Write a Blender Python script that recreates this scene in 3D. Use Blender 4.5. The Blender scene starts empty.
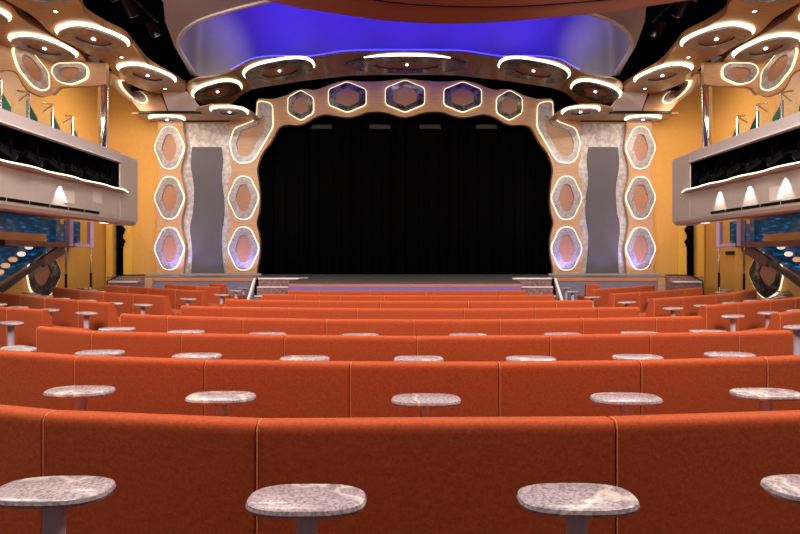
import bpy, bmesh, math, random
from mathutils import Vector, Matrix
random.seed(7)
S = bpy.context.scene
COL = S.collection
F = 533.0           # focal length in pixels of an 800 px wide frame
CZ = 1.51           # eye height
U0, V0 = 405.0, 258.0

# ------------------------------------------------------------------ helpers
def atD(u, v, D):                     # point at distance D
    return Vector(((u-U0)/F*D, D, CZ+(V0-v)/F*D))
def atH(u, v, H):                     # point on the horizontal plane H above the eye
    D = H*F/(V0-v)
    return Vector(((u-U0)/F*D, D, CZ+H))
def atX(u, v, X):                     # point on a plane x = X
    D = X*F/(u-U0)
    return Vector((X, D, CZ+(V0-v)/F*D))

def tag(o, label, cat, group=None):
    o['label'] = label; o['category'] = cat
    if group: o['group'] = group
    return o
def structure(o):
    o['kind'] = 'structure'; return o

def thing(name, loc, label, cat, group=None):
    o = bpy.data.objects.new(name, None)
    o.empty_display_size = .1
    COL.objects.link(o); o.location = Vector(loc)
    return tag(o, label, cat, group)

def base_of(vs):
    return Vector(((min(v.x for v in vs)+max(v.x for v in vs))/2,
                   (min(v.y for v in vs)+max(v.y for v in vs))/2, min(v.z for v in vs)))

def mk(name, verts, faces, mat, parent=None, smooth=False, bevel=0, segs=2, fix=True):
    """verts in world space -> one mesh object (child of parent if given)"""
    verts = [Vector(v) for v in verts]
    org = base_of(verts)
    off = parent['_w'] if parent is not None and '_w' in parent else None
    me = bpy.data.meshes.new(name)
    me.from_pydata([tuple(v-org) for v in verts], [], faces)
    if fix:
        bm = bmesh.new(); bm.from_mesh(me)
        bmesh.ops.recalc_face_normals(bm, faces=bm.faces)
        bm.to_mesh(me); bm.free()
    if mat: me.materials.append(mat)
    if smooth:
        for p in me.polygons: p.use_smooth = True
    o = bpy.data.objects.new(name, me); COL.objects.link(o)
    if parent is not None:
        o.parent = parent
        w = Vector((0, 0, 0)); p = parent
        while p is not None:
            w += p.location; p = p.parent
        o.location = org-w
    else:
        o.location = org
    if bevel:
        m = o.modifiers.new('bevel', 'BEVEL'); m.width = bevel; m.segments = segs
        m.limit_method = 'ANGLE'; m.angle_limit = math.radians(35)
    return o

def prism(poly, vec):
    n = len(poly); vec = Vector(vec)
    vs = [Vector(p) for p in poly]+[Vector(p)+vec for p in poly]
    fs = [tuple(range(n)), tuple(range(2*n-1, n-1, -1))]
    fs += [(i, (i+1) % n, n+(i+1) % n, n+i) for i in range(n)]
    return vs, fs
def join(*parts):
    V, Fc = [], []
    for vs, fs in parts:
        k = len(V); V += list(vs); Fc += [tuple(i+k for i in f) for f in fs]
    return V, Fc
def box(x0, x1, y0, y1, z0, z1):
    return prism([(x0, y0, z0), (x1, y0, z0), (x1, y1, z0), (x0, y1, z0)], (0, 0, z1-z0))
def tube(a, b, r, n=12, r2=None):
    a, b = Vector(a), Vector(b); d = (b-a).normalized()
    s = d.cross(Vector((0, 0, 1)))
    if s.length < 1e-4: s = Vector((1, 0, 0))
    s.normalize(); t = d.cross(s); r2 = r if r2 is None else r2
    vs = [a+(s*math.cos(2*math.pi*i/n)+t*math.sin(2*math.pi*i/n))*r for i in range(n)]
    vs += [b+(s*math.cos(2*math.pi*i/n)+t*math.sin(2*math.pi*i/n))*r2 for i in range(n)]
    fs = [tuple(range(n)), tuple(range(2*n-1, n-1, -1))]
    fs += [(i, (i+1) % n, n+(i+1) % n, n+i) for i in range(n)]
    return vs, fs
def polytube(pts, r, n=8):
    return join(*[tube(pts[i], pts[i+1], r, n) for i in range(len(pts)-1)])
def lathe(c, prof, n=24):
    c = Vector(c); vs, fs = [], []
    for r, z in prof:
        for i in range(n):
            a = 2*math.pi*i/n; vs.append(c+Vector((r*math.cos(a), r*math.sin(a), z)))
    m = len(prof)
    for j in range(m-1):
        for i in range(n):
            fs.append((j*n+i, j*n+(i+1) % n, (j+1)*n+(i+1) % n, (j+1)*n+i))
    fs.append(tuple(range(n))); fs.append(tuple((m-1)*n+i for i in range(n)))
    return vs, fs
def ring(outer, inner, lift):
    """closed band between two outlines of equal count, thickened by vector lift"""
    n = len(outer); lift = Vector(lift)
    vs = [Vector(p) for p in outer]+[Vector(p) for p in inner]
    vs += [v+lift for v in vs]
    fs = []
    for i in range(n):
        j = (i+1) % n
        fs += [(i, j, n+j, n+i), (2*n+i, 3*n+i, 3*n+j, 2*n+j),
               (i, 2*n+i, 2*n+j, j), (n+i, n+j, 3*n+j, 3*n+i)]
    return vs, fs
def rounded(pts, r, k=5):
    out = []; n = len(pts)
    for i in range(n):
        p = Vector(pts[i]); a = Vector(pts[i-1])-p; b = Vector(pts[(i+1) % n])-p
        d = min(r, a.length*.48, b.length*.48)
        p0 = p+a.normalized()*d; p1 = p+b.normalized()*d
        for j in range(k+1):
            t = j/k; out.append(p0*(1-t)**2+p*2*t*(1-t)+p1*t*t)
    return out
def spline(pts, k=5, closed=False):
    pts = [Vector(p) for p in pts]; n = len(pts); out = []
    for i in range(n if closed else n-1):
        p1, p2 = pts[i], pts[(i+1) % n]
        p0 = pts[i-1] if closed or i > 0 else p1
        p3 = pts[(i+2) % n] if closed or i+2 < n else p2
        for j in range(k):
            t = j/k
            out.append(.5*((2*p1)+(p2-p0)*t+(2*p0-5*p1+4*p2-p3)*t*t+(3*p1-p0-3*p2+p3)*t**3))
    if not closed: out.append(pts[-1])
    return out
V2 = lambda a, b: Vector((a, b))
MIR = lambda p: Vector((-p.x, p.y, p.z))

# ------------------------------------------------------------------ materials
def node_mat(name):
    m = bpy.data.materials.new(name); m.use_nodes = True
    nt = m.node_tree; b = nt.nodes['Principled BSDF']
    return m, nt, b
def plain(name, col, rough=.5, metal=0, spec=.5, coat=0):
    m, nt, b = node_mat(name)
    tc = nt.nodes.new('ShaderNodeTexCoord'); nz = nt.nodes.new('ShaderNodeTexNoise')
    nz.inputs['Scale'].default_value = 9
    mx = nt.nodes.new('ShaderNodeMix'); mx.data_type = 'RGBA'
    nt.links.new(tc.outputs['Object'], nz.inputs['Vector'])
    nt.links.new(nz.outputs['Fac'], mx.inputs[0])
    mx.inputs[6].default_value = (*[c*.93 for c in col], 1); mx.inputs[7].default_value = (*[min(1, c*1.07) for c in col], 1)
    nt.links.new(mx.outputs[2], b.inputs['Base Color'])
    b.inputs['Roughness'].default_value = rough; b.inputs['Metallic'].default_value = metal
    b.inputs['Specular IOR Level'].default_value = spec
    b.inputs['Coat Weight'].default_value = coat
    return m
def emit(name, col, strength):
    m, nt, b = node_mat(name)
    b.inputs['Base Color'].default_value = (.6, .6, .6, 1)
    b.inputs['Emission Color'].default_value = (*col, 1)
    b.inputs['Emission Strength'].default_value = strength
    return m
def wood(name, c1, c2, axis_scale=(1.2, 1.2, 26), rough=.38):
    m, nt, b = node_mat(name)
    tc = nt.nodes.new('ShaderNodeTexCoord'); mp = nt.nodes.new('ShaderNodeMapping')
    mp.inputs['Scale'].default_value = axis_scale
    nz = nt.nodes.new('ShaderNodeTexNoise'); nz.inputs['Scale'].default_value = 2.2; nz.inputs['Detail'].default_value = 5
    rp = nt.nodes.new('ShaderNodeValToRGB')
    rp.color_ramp.elements[0].position = .32; rp.color_ramp.elements[0].color = (*c1, 1)
    rp.color_ramp.elements[1].position = .68; rp.color_ramp.elements[1].color = (*c2, 1)
    bp = nt.nodes.new('ShaderNodeBump'); bp.inputs['Strength'].default_value = .12
    L = nt.links.new
    L(tc.outputs['Object'], mp.inputs['Vector']); L(mp.outputs['Vector'], nz.inputs['Vector'])
    L(nz.outputs['Fac'], rp.inputs['Fac']); L(rp.outputs['Color'], b.inputs['Base Color'])
    L(nz.outputs['Fac'], bp.inputs['Height']); L(bp.outputs['Normal'], b.inputs['Normal'])
    b.inputs['Roughness'].default_value = rough
    return m
def velvet():
    m, nt, b = node_mat('orange_velvet'); L = nt.links.new
    tc = nt.nodes.new('ShaderNodeTexCoord')
    nz = nt.nodes.new('ShaderNodeTexNoise'); nz.inputs['Scale'].default_value = 85; nz.inputs['Detail'].default_value = 3
    fine = nt.nodes.new('ShaderNodeTexNoise'); fine.inputs['Scale'].default_value = 160; fine.inputs['Detail'].default_value = 3
    vo = nt.nodes.new('ShaderNodeTexVoronoi'); vo.inputs['Scale'].default_value = 30; vo.inputs['Randomness'].default_value = 1.0
    rp = nt.nodes.new('ShaderNodeValToRGB')
    rp.color_ramp.elements[0].position = .3; rp.color_ramp.elements[0].color = (.40, .066, .023, 1)
    rp.color_ramp.elements[1].position = .7; rp.color_ramp.elements[1].color = (.53, .096, .034, 1)
    ad = nt.nodes.new('ShaderNodeMath'); ad.operation = 'MULTIPLY_ADD'; ad.inputs[1].default_value = .6
    bp = nt.nodes.new('ShaderNodeBump'); bp.inputs['Strength'].default_value = .10; bp.inputs['Distance'].default_value = .008
    L(tc.outputs['Object'], nz.inputs['Vector']); L(tc.outputs['Object'], fine.inputs['Vector']); L(tc.outputs['Object'], vo.inputs['Vector'])
    L(fine.outputs['Fac'], ad.inputs[0]); L(nz.outputs['Fac'], ad.inputs[2])
    sb = nt.nodes.new('ShaderNodeMath'); sb.operation = 'SUBTRACT'; sb.inputs[1].default_value = .30
    L(ad.outputs[0], sb.inputs[0]); L(sb.outputs[0], rp.inputs['Fac']); L(rp.outputs['Color'], b.inputs['Base Color'])
    L(vo.outputs['Distance'], bp.inputs['Height']); L(bp.outputs['Normal'], b.inputs['Normal'])
    b.inputs['Roughness'].default_value = .85; b.inputs['Specular IOR Level'].default_value = .15
    b.inputs['Sheen Weight'].default_value = .6; b.inputs['Sheen Roughness'].default_value = .35
    b.inputs['Sheen Tint'].default_value = (1, .42, .18, 1)
    return m
def granite():
    m, nt, b = node_mat('speckled_granite'); L = nt.links.new
    tc = nt.nodes.new('ShaderNodeTexCoord')
    geo = nt.nodes.new('ShaderNodeObjectInfo')
    av = nt.nodes.new('ShaderNodeVectorMath'); av.operation = 'ADD'
    L(tc.outputs['Object'], av.inputs[0]); L(geo.outputs['Location'], av.inputs[1])
    sp = nt.nodes.new('ShaderNodeTexNoise'); sp.inputs['Scale'].default_value = 95; sp.inputs['Detail'].default_value = 3
    rp = nt.nodes.new('ShaderNodeValToRGB')
    rp.color_ramp.elements[0].position = .36; rp.color_ramp.elements[0].color = (.25, .19, .23, 1)
    rp.color_ramp.elements[1].position = .62; rp.color_ramp.elements[1].color = (.50, .42, .47, 1)
    e = rp.color_ramp.elements.new(.48); e.color = (.38, .31, .36, 1)
    dn = nt.nodes.new('ShaderNodeTexNoise'); dn.inputs['Scale'].default_value = 2.6; dn.inputs['Detail'].default_value = 4
    wv = nt.nodes.new('ShaderNodeMapRange')
    ab = nt.nodes.new('ShaderNodeMath'); ab.operation = 'SUBTRACT'; ab.inputs[1].default_value = .5
    aa = nt.nodes.new('ShaderNodeMath'); aa.operation = 'ABSOLUTE'
    wv.inputs['From Min'].default_value = 0; wv.inputs['From Max'].default_value = .022
    wv.inputs['To Min'].default_value = .75; wv.inputs['To Max'].default_value = 0
    mx = nt.nodes.new('ShaderNodeMix'); mx.data_type = 'RGBA'; mx.inputs[7].default_value = (.80, .72, .68, 1)
    L(av.outputs[0], sp.inputs['Vector']); L(av.outputs[0], dn.inputs['Vector'])
    L(sp.outputs['Fac'], rp.inputs['Fac']); L(dn.outputs['Fac'], ab.inputs[0]); L(ab.outputs[0], aa.inputs[0])
    L(aa.outputs[0], wv.inputs['Value']); L(wv.outputs['Result'], mx.inputs[0]); L(rp.outputs['Color'], mx.inputs[6])
    L(mx.outputs[2], b.inputs['Base Color'])
    b.inputs['Roughness'].default_value = .22
    return m
def hammered(name, c1, c2, scale=7, metal=.55, rough=.33, dist=.8):
    m, nt, b = node_mat(name); L = nt.links.new
    tc = nt.nodes.new('ShaderNodeTexCoord')
    nz = nt.nodes.new('ShaderNodeTexNoise'); nz.inputs['Scale'].default_value = scale; nz.inputs['Detail'].default_value = 2
    nz.inputs['Distortion'].default_value = dist
    rp = nt.nodes.new('ShaderNodeValToRGB')
    rp.color_ramp.elements[0].position = .38; rp.color_ramp.elements[0].color = (*c1, 1)
    rp.color_ramp.elements[1].position = .64; rp.color_ramp.elements[1].color = (*c2, 1)
    bp = nt.nodes.new('ShaderNodeBump'); bp.inputs['Strength'].default_value = .35
    L(tc.outputs['Object'], nz.inputs['Vector']); L(nz.outputs['Fac'], rp.inputs['Fac'])
    L(rp.outputs['Color'], b.inputs['Base Color']); L(nz.outputs['Fac'], bp.inputs['Height']); L(bp.outputs['Normal'], b.inputs['Normal'])
    b.inputs['Metallic'].default_value = metal; b.inputs['Roughness'].default_value = rough
    return m
def teal_glass():
    m, nt, b = node_mat('lit_teal_glass'); L = nt.links.new
    tc = nt.nodes.new('ShaderNodeTexCoord'); mp = nt.nodes.new('ShaderNodeMapping')
    mp.inputs['Scale'].default_value = (1, .55, 3.2)
    nz = nt.nodes.new('ShaderNodeTexNoise'); nz.inputs['Scale'].default_value = 5; nz.inputs['Detail'].default_value = 3
    rp = nt.nodes.new('ShaderNodeValToRGB')
    rp.color_ramp.elements[0].position = .5; rp.color_ramp.elements[0].color = (.002, .012, .03, 1)
    rp.color_ramp.elements[1].position = .78; rp.color_ramp.elements[1].color = (.05, .35, .9, 1)
    e = rp.color_ramp.elements.new(.62); e.color = (.004, .05, .13, 1)
    L(tc.outputs['Object'], mp.inputs['Vector']); L(mp.outputs['Vector'], nz.inputs['Vector']); L(nz.outputs['Fac'], rp.inputs['Fac'])
    L(rp.outputs['Color'], b.inputs['Emission Color']); b.inputs['Emission Strength'].default_value = 1.0
    b.inputs['Base Color'].default_value = (.005, .03, .05, 1); b.inputs['Roughness'].default_value = .08
    return m
def clear_glass():
    m, nt, b = node_mat('clear_glass')
    b.inputs['Base Color'].default_value = (.86, .95, .92, 1); b.inputs['Roughness'].default_value = .02
    b.inputs['Alpha'].default_value = .07
    return m
def carpet(name, c1, c2):
    m, nt, b = node_mat(name); L = nt.links.new
    tc = nt.nodes.new('ShaderNodeTexCoord'); nz = nt.nodes.new('ShaderNodeTexNoise')
    nz.inputs['Scale'].default_value = 22; nz.inputs['Detail'].default_value = 4
    rp = nt.nodes.new('ShaderNodeValToRGB')
    rp.color_ramp.elements[0].position = .42; rp.color_ramp.elements[0].color = (*c1, 1)
    rp.color_ramp.elements[1].position = .6; rp.color_ramp.elements[1].color = (*c2, 1)
    L(tc.outputs['Object'], nz.inputs['Vector']); L(nz.outputs['Fac'], rp.inputs['Fac']); L(rp.outputs['Color'], b.inputs['Base Color'])
    b.inputs['Roughness'].default_value = .95
    return m

M = {}
M['velvet'] = velvet(); M['granite'] = granite()
M['wood'] = wood('tan_wood', (.39, .215, .125), (.53, .32, .195))
M['wood_insert'] = wood('pinkish_wood', (.31, .145, .09), (.42, .215, .135))
M['wood_dark'] = wood('brown_wood', (.13, .045, .025), (.19, .07, .035), (14, 1.0, 1.0))
M['rib_wood'] = wood('ceiling_wood', (.36, .19, .095), (.48, .27, .14), (1.2, 16, 1.2), .3)
M['soffit_wood'] = wood('red_brown_wood', (.33, .11, .07), (.38, .135, .085), (1, 10, 1), .45)
M['yellow'] = plain('amber_wall', (.60, .32, .085), .42)
M['yellow_strip'] = plain('bright_yellow_jamb', (.74, .43, .085), .45)
M['silver'] = hammered('silver_leaf', (.36, .325, .345), (.58, .535, .55), 9, .35, .4, .4)
M['silver_ring'] = hammered('pewter_leaf', (.265, .24, .265), (.41, .375, .40), 10, .35, .4, .4)
M['dark_ring'] = hammered('dark_pewter', (.05, .05, .055), (.26, .26, .29), 5, .7, .25)
M['grey'] = plain('slate_grey_panel', (.082, .074, .095), .5)
M['lilac'] = plain('pale_lilac_paint', (.58, .52, .55), .4)
M['balcony'] = plain('pearl_grey_metal', (.62, .55, .52), .35, .2)
M['white_paint'] = plain('matt_white', (.75, .70, .66), .5)
M['vault'] = plain('white_vault_paint', (.27, .245, .28), .6)
M['black'] = plain('matt_black', (.004, .004, .006), .95, 0, .0)
M['black_gloss'] = plain('black_steel', (.003, .003, .004), .4, 0, .25)
M['chrome'] = plain('chrome', (.80, .80, .82), .12, 1)
M['steel'] = plain('brushed_steel', (.55, .53, .55), .3, .9)
M['pole'] = plain('grey_lacquer', (.58, .50, .66), .4, .0)
M['canopy_wood'] = wood('striped_brown_wood', (.20, .10, .045), (.40, .22, .11), (9, .6, 9), .35)
M['vault_dark'] = plain('mauve_grey_paint', (.30, .25, .29), .5)
M['filter'] = plain('dull_red_filter', (.022, .008, .008), .6)
M['rail'] = plain('dark_rail', (.035, .028, .03), .35); M['piping'] = plain('pale_orange_piping', (.80, .30, .13), .8)
M['glass'] = clear_glass(); M['teal'] = teal_glass()
M['green_glass'] = plain('green_edge_glass', (.03, .22, .13), .15)
M['rim'] = emit('warm_rim_glow', (1, .78, .48), 1.15)
M['cove'] = emit('warm_cove_glow', (1, .80, .52), 4.2)
M['bulb'] = emit('lamp_white', (1, .93, .82), 12)
M['ledge_glow'] = emit('ledge_strip_glow', (1, .84, .56), 2.4)
M['blue_led'] = emit('blue_led', (.03, .05, 1), 2.0)
M['curtain'] = plain('black_velour', (.0032, .0032, .0036), .95, 0, .0)
M['stage_deck'] = plain('black_stage_floor', (.10, .098, .11), .35)
M['stage_blue'] = plain('blue_grey_panel', (.19, .18, .28), .5)
M['stage_violet'] = plain('violet_band', (.17, .15, .50), .5)
M['stage_salmon'] = wood('salmon_wood', (.48, .19, .12), (.55, .24, .15))
M['carpet'] = carpet('house_carpet', (.025, .012, .02), (.10, .03, .025))
M['step_carpet'] = carpet('mauve_step_carpet', (.20, .10, .12), (.34, .19, .20))
M['nosing'] = plain('white_nosing', (.82, .78, .78), .4)
M['purple'] = plain('lavender_paint', (.42, .30, .55), .4)
M['sign'] = plain('white_card', (.75, .70, .70), .6)
M['amber_disc'] = emit('amber_disc_lit', (1, .36, .10), .55)
M['white_disc'] = emit('white_disc_lit', (1, .80, .66), .8)
M['panel_warm'] = plain('amber_panel', (.50, .22, .07), .5)

# ------------------------------------------------------------------ room shell
WX, WY = 9.3, 16.5
structure(mk('floor', *box(-10.5, 10.5, -3, 18.5, -.2, 0), M['carpet']))
for sd, s in (('left', -1), ('right', 1)):
    structure(mk('wall_'+sd, *box(min(s*WX, s*(WX+.2)), max(s*WX, s*(WX+.2)), -3, 18.5, 0, 7.4), M['yellow']))
    # front wall with a doorway beside the stage
    xa, xb = atD(112, 0, WY).x, atD(123, 0, WY).x       # doorway
    xi = atD(262, 0, WY).x
    def wl(x0, x1, z0, z1): return box(min(-s*x0, -s*x1), max(-s*x0, -s*x1), WY+.02, WY+.2, z0, z1)
    xo = -(WX)
    pieces = [wl(xo, xa, 0, 7.3), wl(xa, xb, 3.35, 7.3), wl(xb, -7.9, 0, 7.3), wl(-7.9, atD(229, 0, WY).x+.35, 0, CZ+4.22)]
    structure(mk('wall_front_'+sd, *join(*pieces), M['yellow']))
    d = structure(mk('doorway_dark_1' if s < 0 else 'doorway_dark_2', *wl(xa-.1, xb+.1, 0, 3.4), M['black']))  # black sheet set behind the open doorway to paint its darkness
    d.location.y += .45
structure(mk('wall_stage', *box(-10.5, 10.5, 18.3, 18.5, 0, 8.5), M['black']))
for sd, s in (('left', -1), ('right', 1)):
    q = [(-10.4, 3), (-1.5, 3), (-1.5, 9.6), (-2.8, 10.08), (-4.1, 10.75), (-4.85, 11.43), (-5.35, 12.38), (-5.68, 14.2), (-5.68, 15.2), (-10.4, 15.2)]
    structure(mk('ceiling_'+sd, *prism([(-s*x, y, CZ+5.75) for x, y in q], (0, 0, .1)), M['black']))
    xs = sorted((s*5.55, s*7.9))
    bp_ = structure(mk('wall_void_'+sd, *box(xs[0], xs[1], 15.12, 15.18, CZ+4.76, CZ+5.75), M['black']))
structure(mk('ceiling_front', *box(-5.94, 5.94, 15.2, 18.3, CZ+6.3, CZ+6.45), M['black']))

# vault: a recessed drum above the audience, open below
hole_half = [V2(-5.62, 14.2), V2(-5.3, 12.4), V2(-4.8, 11.45), V2(-4.04, 10.77), V2(-2.69, 10.1), V2(-1.2, 9.6), V2(0, 9.45)]
far_half = [V2(0, 14.5), V2(-2.2, 14.48), V2(-4.2, 14.4), V2(-5.2, 14.32)]
loop = hole_half+[V2(-p.x, p.y) for p in reversed(hole_half[:-1])]
loop += [V2(-p.x, p.y) for p in reversed(far_half)]+far_half[1:]
loop = spline(loop, 4, True)
n = len(loop); vs = []; fs = []
levels = [(4.9, 1.0), (5.6, 1.0), (6.4, .985), (7.0, .94), (7.4, .84), (7.65, .66), (7.75, .4)]
cx, cy = 0, 12.2
def rimH(p):                                   # far side rests on the canopy's back
    t = min(1, max(0, (p.y-13.2)/.9)); return 4.9+t*max(0, 5.46-.78*(min(abs(p.x), 5.5)/5.24)**2+.06-4.9)
for H, k in levels:
    for p in loop: vs.append(Vector((cx+(p.x-cx)*k, cy+(p.y-cy)*k, CZ+(rimH(p) if H == 4.9 else H))))
for j in range(len(levels)-1):
    for i in range(n): fs.append((j*n+i, j*n+(i+1) % n, (j+1)*n+(i+1) % n, (j+1)*n+i))
fs.append(tuple((len(levels)-1)*n+i for i in range(n)))
structure(mk('ceiling_vault', vs, fs, M['vault'], smooth=True))
# pale flange around the mouth of the vault
fl_o = [V2(-5.72, 14.25), V2(-5.52, 13.3), V2(-5.32, 12.3), V2(-4.95, 11.0), V2(-4.62, 10.2), V2(-4.5, 9.2), V2(-4.5, 8)]
fl_i = [V2(-5.62, 14.2), V2(-5.46, 13.3), V2(-5.26, 12.3), V2(-4.8, 11.45), V2(-4.04, 10.77), V2(-2.69, 10.1), V2(-1.2, 8)]
for sd, s in (('left', 1), ('right', -1)):
    vs = [Vector((s*p.x, p.y, CZ+4.88)) for p in fl_o]+[Vector((s*p.x, p.y, CZ+4.88)) for p in fl_i]
    fs = [(i, i+1, len(fl_o)+i+1, len(fl_o)+i) for i in range(len(fl_o)-1)]
    k = len(vs); vs += [v+Vector((0, 0, .06)) for v in vs]
    fs += [tuple(i+k for i in f) for f in fs]
    m_ = len(fl_o)
    fs += [(i, i+1, k+i+1, k+i) for i in range(m_-1)]+[(m_+i, m_+i+1, k+m_+i+1, k+m_+i) for i in range(m_-1)]
    structure(mk('ceiling_flange_'+sd, vs, fs, M['vault_dark']))
    rim = spline([V2(s*p.x, p.y) for p in hole_half], 6)
    rin = [p+(V2(0, 12.2)-p).normalized()*.07 for p in rim]
    k = len(rim); vs = [Vector((p.x, p.y, CZ+z)) for z in (4.84, 4.95) for p in rim+rin]
    fs = [(i, i+1, k+i+1, k+i) for i in range(k-1)]+[(2*k+i, 2*k+i+1, 3*k+i+1, 3*k+i) for i in range(k-1)]
    fs += [(i, i+1, 2*k+i+1, 2*k+i) for i in range(k-1)]+[(k+i, k+i+1, 3*k+i+1, 3*k+i) for i in range(k-1)]
    structure(mk('trim_1' if s > 0 else 'trim_2', vs, fs, M['lilac']))
# red-brown round soffit hanging over the near audience
edge = [(265, 0), (300, 8), (330, 12.5), (380, 20), (430, 23.5), (470, 23.5), (530, 19.5), (600, 13), (650, 6), (690, 0)]
e3 = spline([atH(u, v, 4.6) for u, v in edge], 4)
e3 = [Vector((-4.3, 8.0, CZ+4.6)), Vector((-3.3, 9.0, CZ+4.6))]+e3+[Vector((6.0, 8.6, CZ+4.6)), Vector((6.1, 7.0, CZ+4.6)), Vector((-4.6, 7.0, CZ+4.6))]
structure(mk('ceiling_soffit', *prism(e3, (0, 0, .12)), M['soffit_wood']))
g = spline([atH(u, v, 4.6)-Vector((0, 0, .006)) for u, v in [(345, -6), (400, 3), (470, 6.5), (530, 5.5), (600, 0), (640, -5)]], 5)
structure(mk('trim_3', *polytube(g, .012, 6), M['black']))

# ------------------------------------------------------------------ stage
SH = CZ-.53
st = thing('stage', (0, 14, 0), 'black stage floor with salmon and violet front bands below the black curtain', 'stage')
deck = [(-2.6, 11.9), (-1.3, 11.8), (1.3, 11.8), (2.6, 11.9), (2.75, 14.1), (3.9, 14.1), (4.0, 15.0), (8.4, 15.0), (8.4, 16.29), (4.95, 16.29), (4.95, 18.2), (-4.95, 18.2), (-4.95, 16.29), (-8.4, 16.29), (-8.4, 15.0), (-4.0, 15.0), (-3.9, 14.1), (-2.75, 14.1)]
mk('deck', *prism([(x, y, SH) for x, y in deck], (0, 0, -.02)), M['stage_deck'], st)
def skirt(pts, z0, z1, th=.05):
    out = []
    for a, b in zip(pts[:-1], pts[1:]):
        out.append(prism([(a[0], a[1]+.03, z0), (b[0], b[1]+.03, z0), (b[0], b[1]+.03+th, z0), (a[0], a[1]+.03+th, z0)], (0, 0, z1-z0)))
    return join(*out)
thrust = deck[:4]
mk('salmon_band', *skirt(thrust, SH-.105, SH-.02), M['stage_salmon'], st)
mk('violet_band', *skirt(thrust, 0, SH-.105), M['stage_violet'], st)
mk('thrust_side', *box(-2.62, -2.56, 11.97, 14.1, 0, SH-.02), M['stage_violet'], st)
mk('thrust_side', *box(2.56, 2.62, 11.97, 14.1, 0, SH-.02), M['stage_violet'], st)
for s in (-1, 1):
    xs = (s*4.0, s*7.1)
    mk('wing_panel', *box(min(xs), max(xs), 15.02, 15.08, 0, SH-.12), M['stage_blue'], st)
    mk('wing_stripe', *box(min(xs), max(xs), 15.0, 15.08, SH-.12, SH-.02), M['stage_salmon'], st)
    xs = (s*7.11, s*8.4)
    mk('wing_side', *box(min(xs), max(xs), 15.0, 15.08, 0, SH-.02), M['wood'], st)
    xs = (s*4.0, s*4.06)
    mk('wing_return', *box(min(xs), max(xs), 14.15, 15.0, 0, SH-.02), M['stage_blue'], st)
for sd, s in (('left', -1), ('right', 1)):
    x0, x1 = s*2.85, s*3.85; xl, xr = min(x0, x1), max(x0, x1)
    t = thing('stage_steps', ((x0+x1)/2, 13.6, 0), f'mauve carpeted stage steps with white nosings at the {sd} edge of the stage', 'steps')
    for i in range(4):
        z1 = SH-.02-.22*(i+1); y0 = 14.08-.22*(i+1)
        td = mk('tread', *box(xl, xr, y0, 14.08-.22*i, 0, z1), M['step_carpet'], t)
        mk('nosing', *box(xl, xr, y0-.02, y0+.04, z1, z1+.03), M['nosing'], td)
    mk('riser', *box(xl, xr, 14.02, 14.08, SH-.24, SH-.03), M['step_carpet'], t)
    mk('landing_nosing', *box(xl-.02 if s > 0 else xl, xr if s > 0 else xr+.3, 13.98, 14.08, SH-.03, SH+.012), M['nosing'], t)
    xo = s*3.92
    pr = [(xo, 14.0, SH+.0), (xo, 14.0, SH-.10), (xo, 13.05, .0), (xo, 12.93, .0), (xo, 12.93, .06)]
    mk('stringer', *prism(pr, (s*.06, 0, 0)), M['nosing'], t)
    # side steps at the outer end of the stage
    t = thing('side_steps', (s*7.6, 14.4, 0), f'mauve box step with black rail at the far {sd} end of the stage', 'steps')
    a, b = min(s*7.32, s*8.08), max(s*7.32, s*8.08)
    mk('step_body', *box(a, b, 14.55, 14.98, 0, SH-.13), M['step_carpet'], t)
    mk('riser_panel', *box(a, b, 14.8, 14.98, SH-.13, SH-.02), M['step_carpet'], t)
    mk('step_nosing', *box(a, b, 14.52, 14.62, SH-.14, SH-.10), M['nosing'], t)
    mk('rail', *polytube([(s*8.1, 14.45, .3), (s*8.1, 14.5, SH-.1), (s*7.98, 14.9, SH+.05), (s*7.3, 14.95, SH+.05)], .018), M['black_gloss'], t)
# black house curtain with folds
vs, fs = [], []
nx = 240; x0, x1 = -5.2, 5.2
for j, z in enumerate((SH+.01, 3.0, 7.4)):
    for i in range(nx+1):
        x = x0+(x1-x0)*i/nx
        y = 17.35+.10*math.sin(x*11+.8*math.sin(x*2.3))+.03*math.sin(x*29)
        vs.append(Vector((x, y, z)))
for j in range(2):
    for i in range(nx): fs.append((j*(nx+1)+i, j*(nx+1)+i+1, (j+1)*(nx+1)+i+1, (j+1)*(nx+1)+i))
cu = mk('stage_curtain', vs, fs, M['curtain'], smooth=True, fix=False)
md = cu.modifiers.new('thick', 'SOLIDIFY'); md.thickness = .02
tag(cu, 'black stage curtain closing the proscenium opening', 'curtain')

# ------------------------------------------------------------------ proscenium
def mirror_uv(pts): return [(2*U0-u, v) for u, v in pts]
left_edge = [(229, 274.6), (227.5, 262), (227, 250), (228.4, 236), (231, 223), (228.4, 211), (227, 197), (228.7, 182), (231.6, 170), (228.8, 152), (230, 132), (229.5, 119.5)]
neck = [(255, 117), (256, 109), (256.4, 102), (258.5, 98.6)]
upper = [(273.5, 99), (287, 95), (296, 90.5), (305, 89), (314, 90), (323, 87.5), (333, 83.5), (347, 80.5), (360, 81.5), (373, 81.5), (388, 80.5), (405, 78.5)]
lower = [(405, 117.2), (397, 115.6), (384, 111.9), (368, 111.9), (357.5, 115.4), (347, 117.3), (336.5, 115.8), (325, 114.2), (314, 117.5), (305, 123), (297, 125), (287, 124.5), (279, 127.5), (275, 134), (270, 143), (263, 152), (258.6, 162), (257, 171), (258.5, 182), (259.7, 197), (259, 211), (256.4, 223), (259, 235), (259.8, 247), (259, 258), (257, 268), (257, 274.6)]
def sp2(pts, k=4): return [(p.x, p.y) for p in spline([V2(*q) for q in pts], k)]
upL = sp2(left_edge)+sp2(neck)+sp2(upper); loL = sp2(lower)
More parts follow.
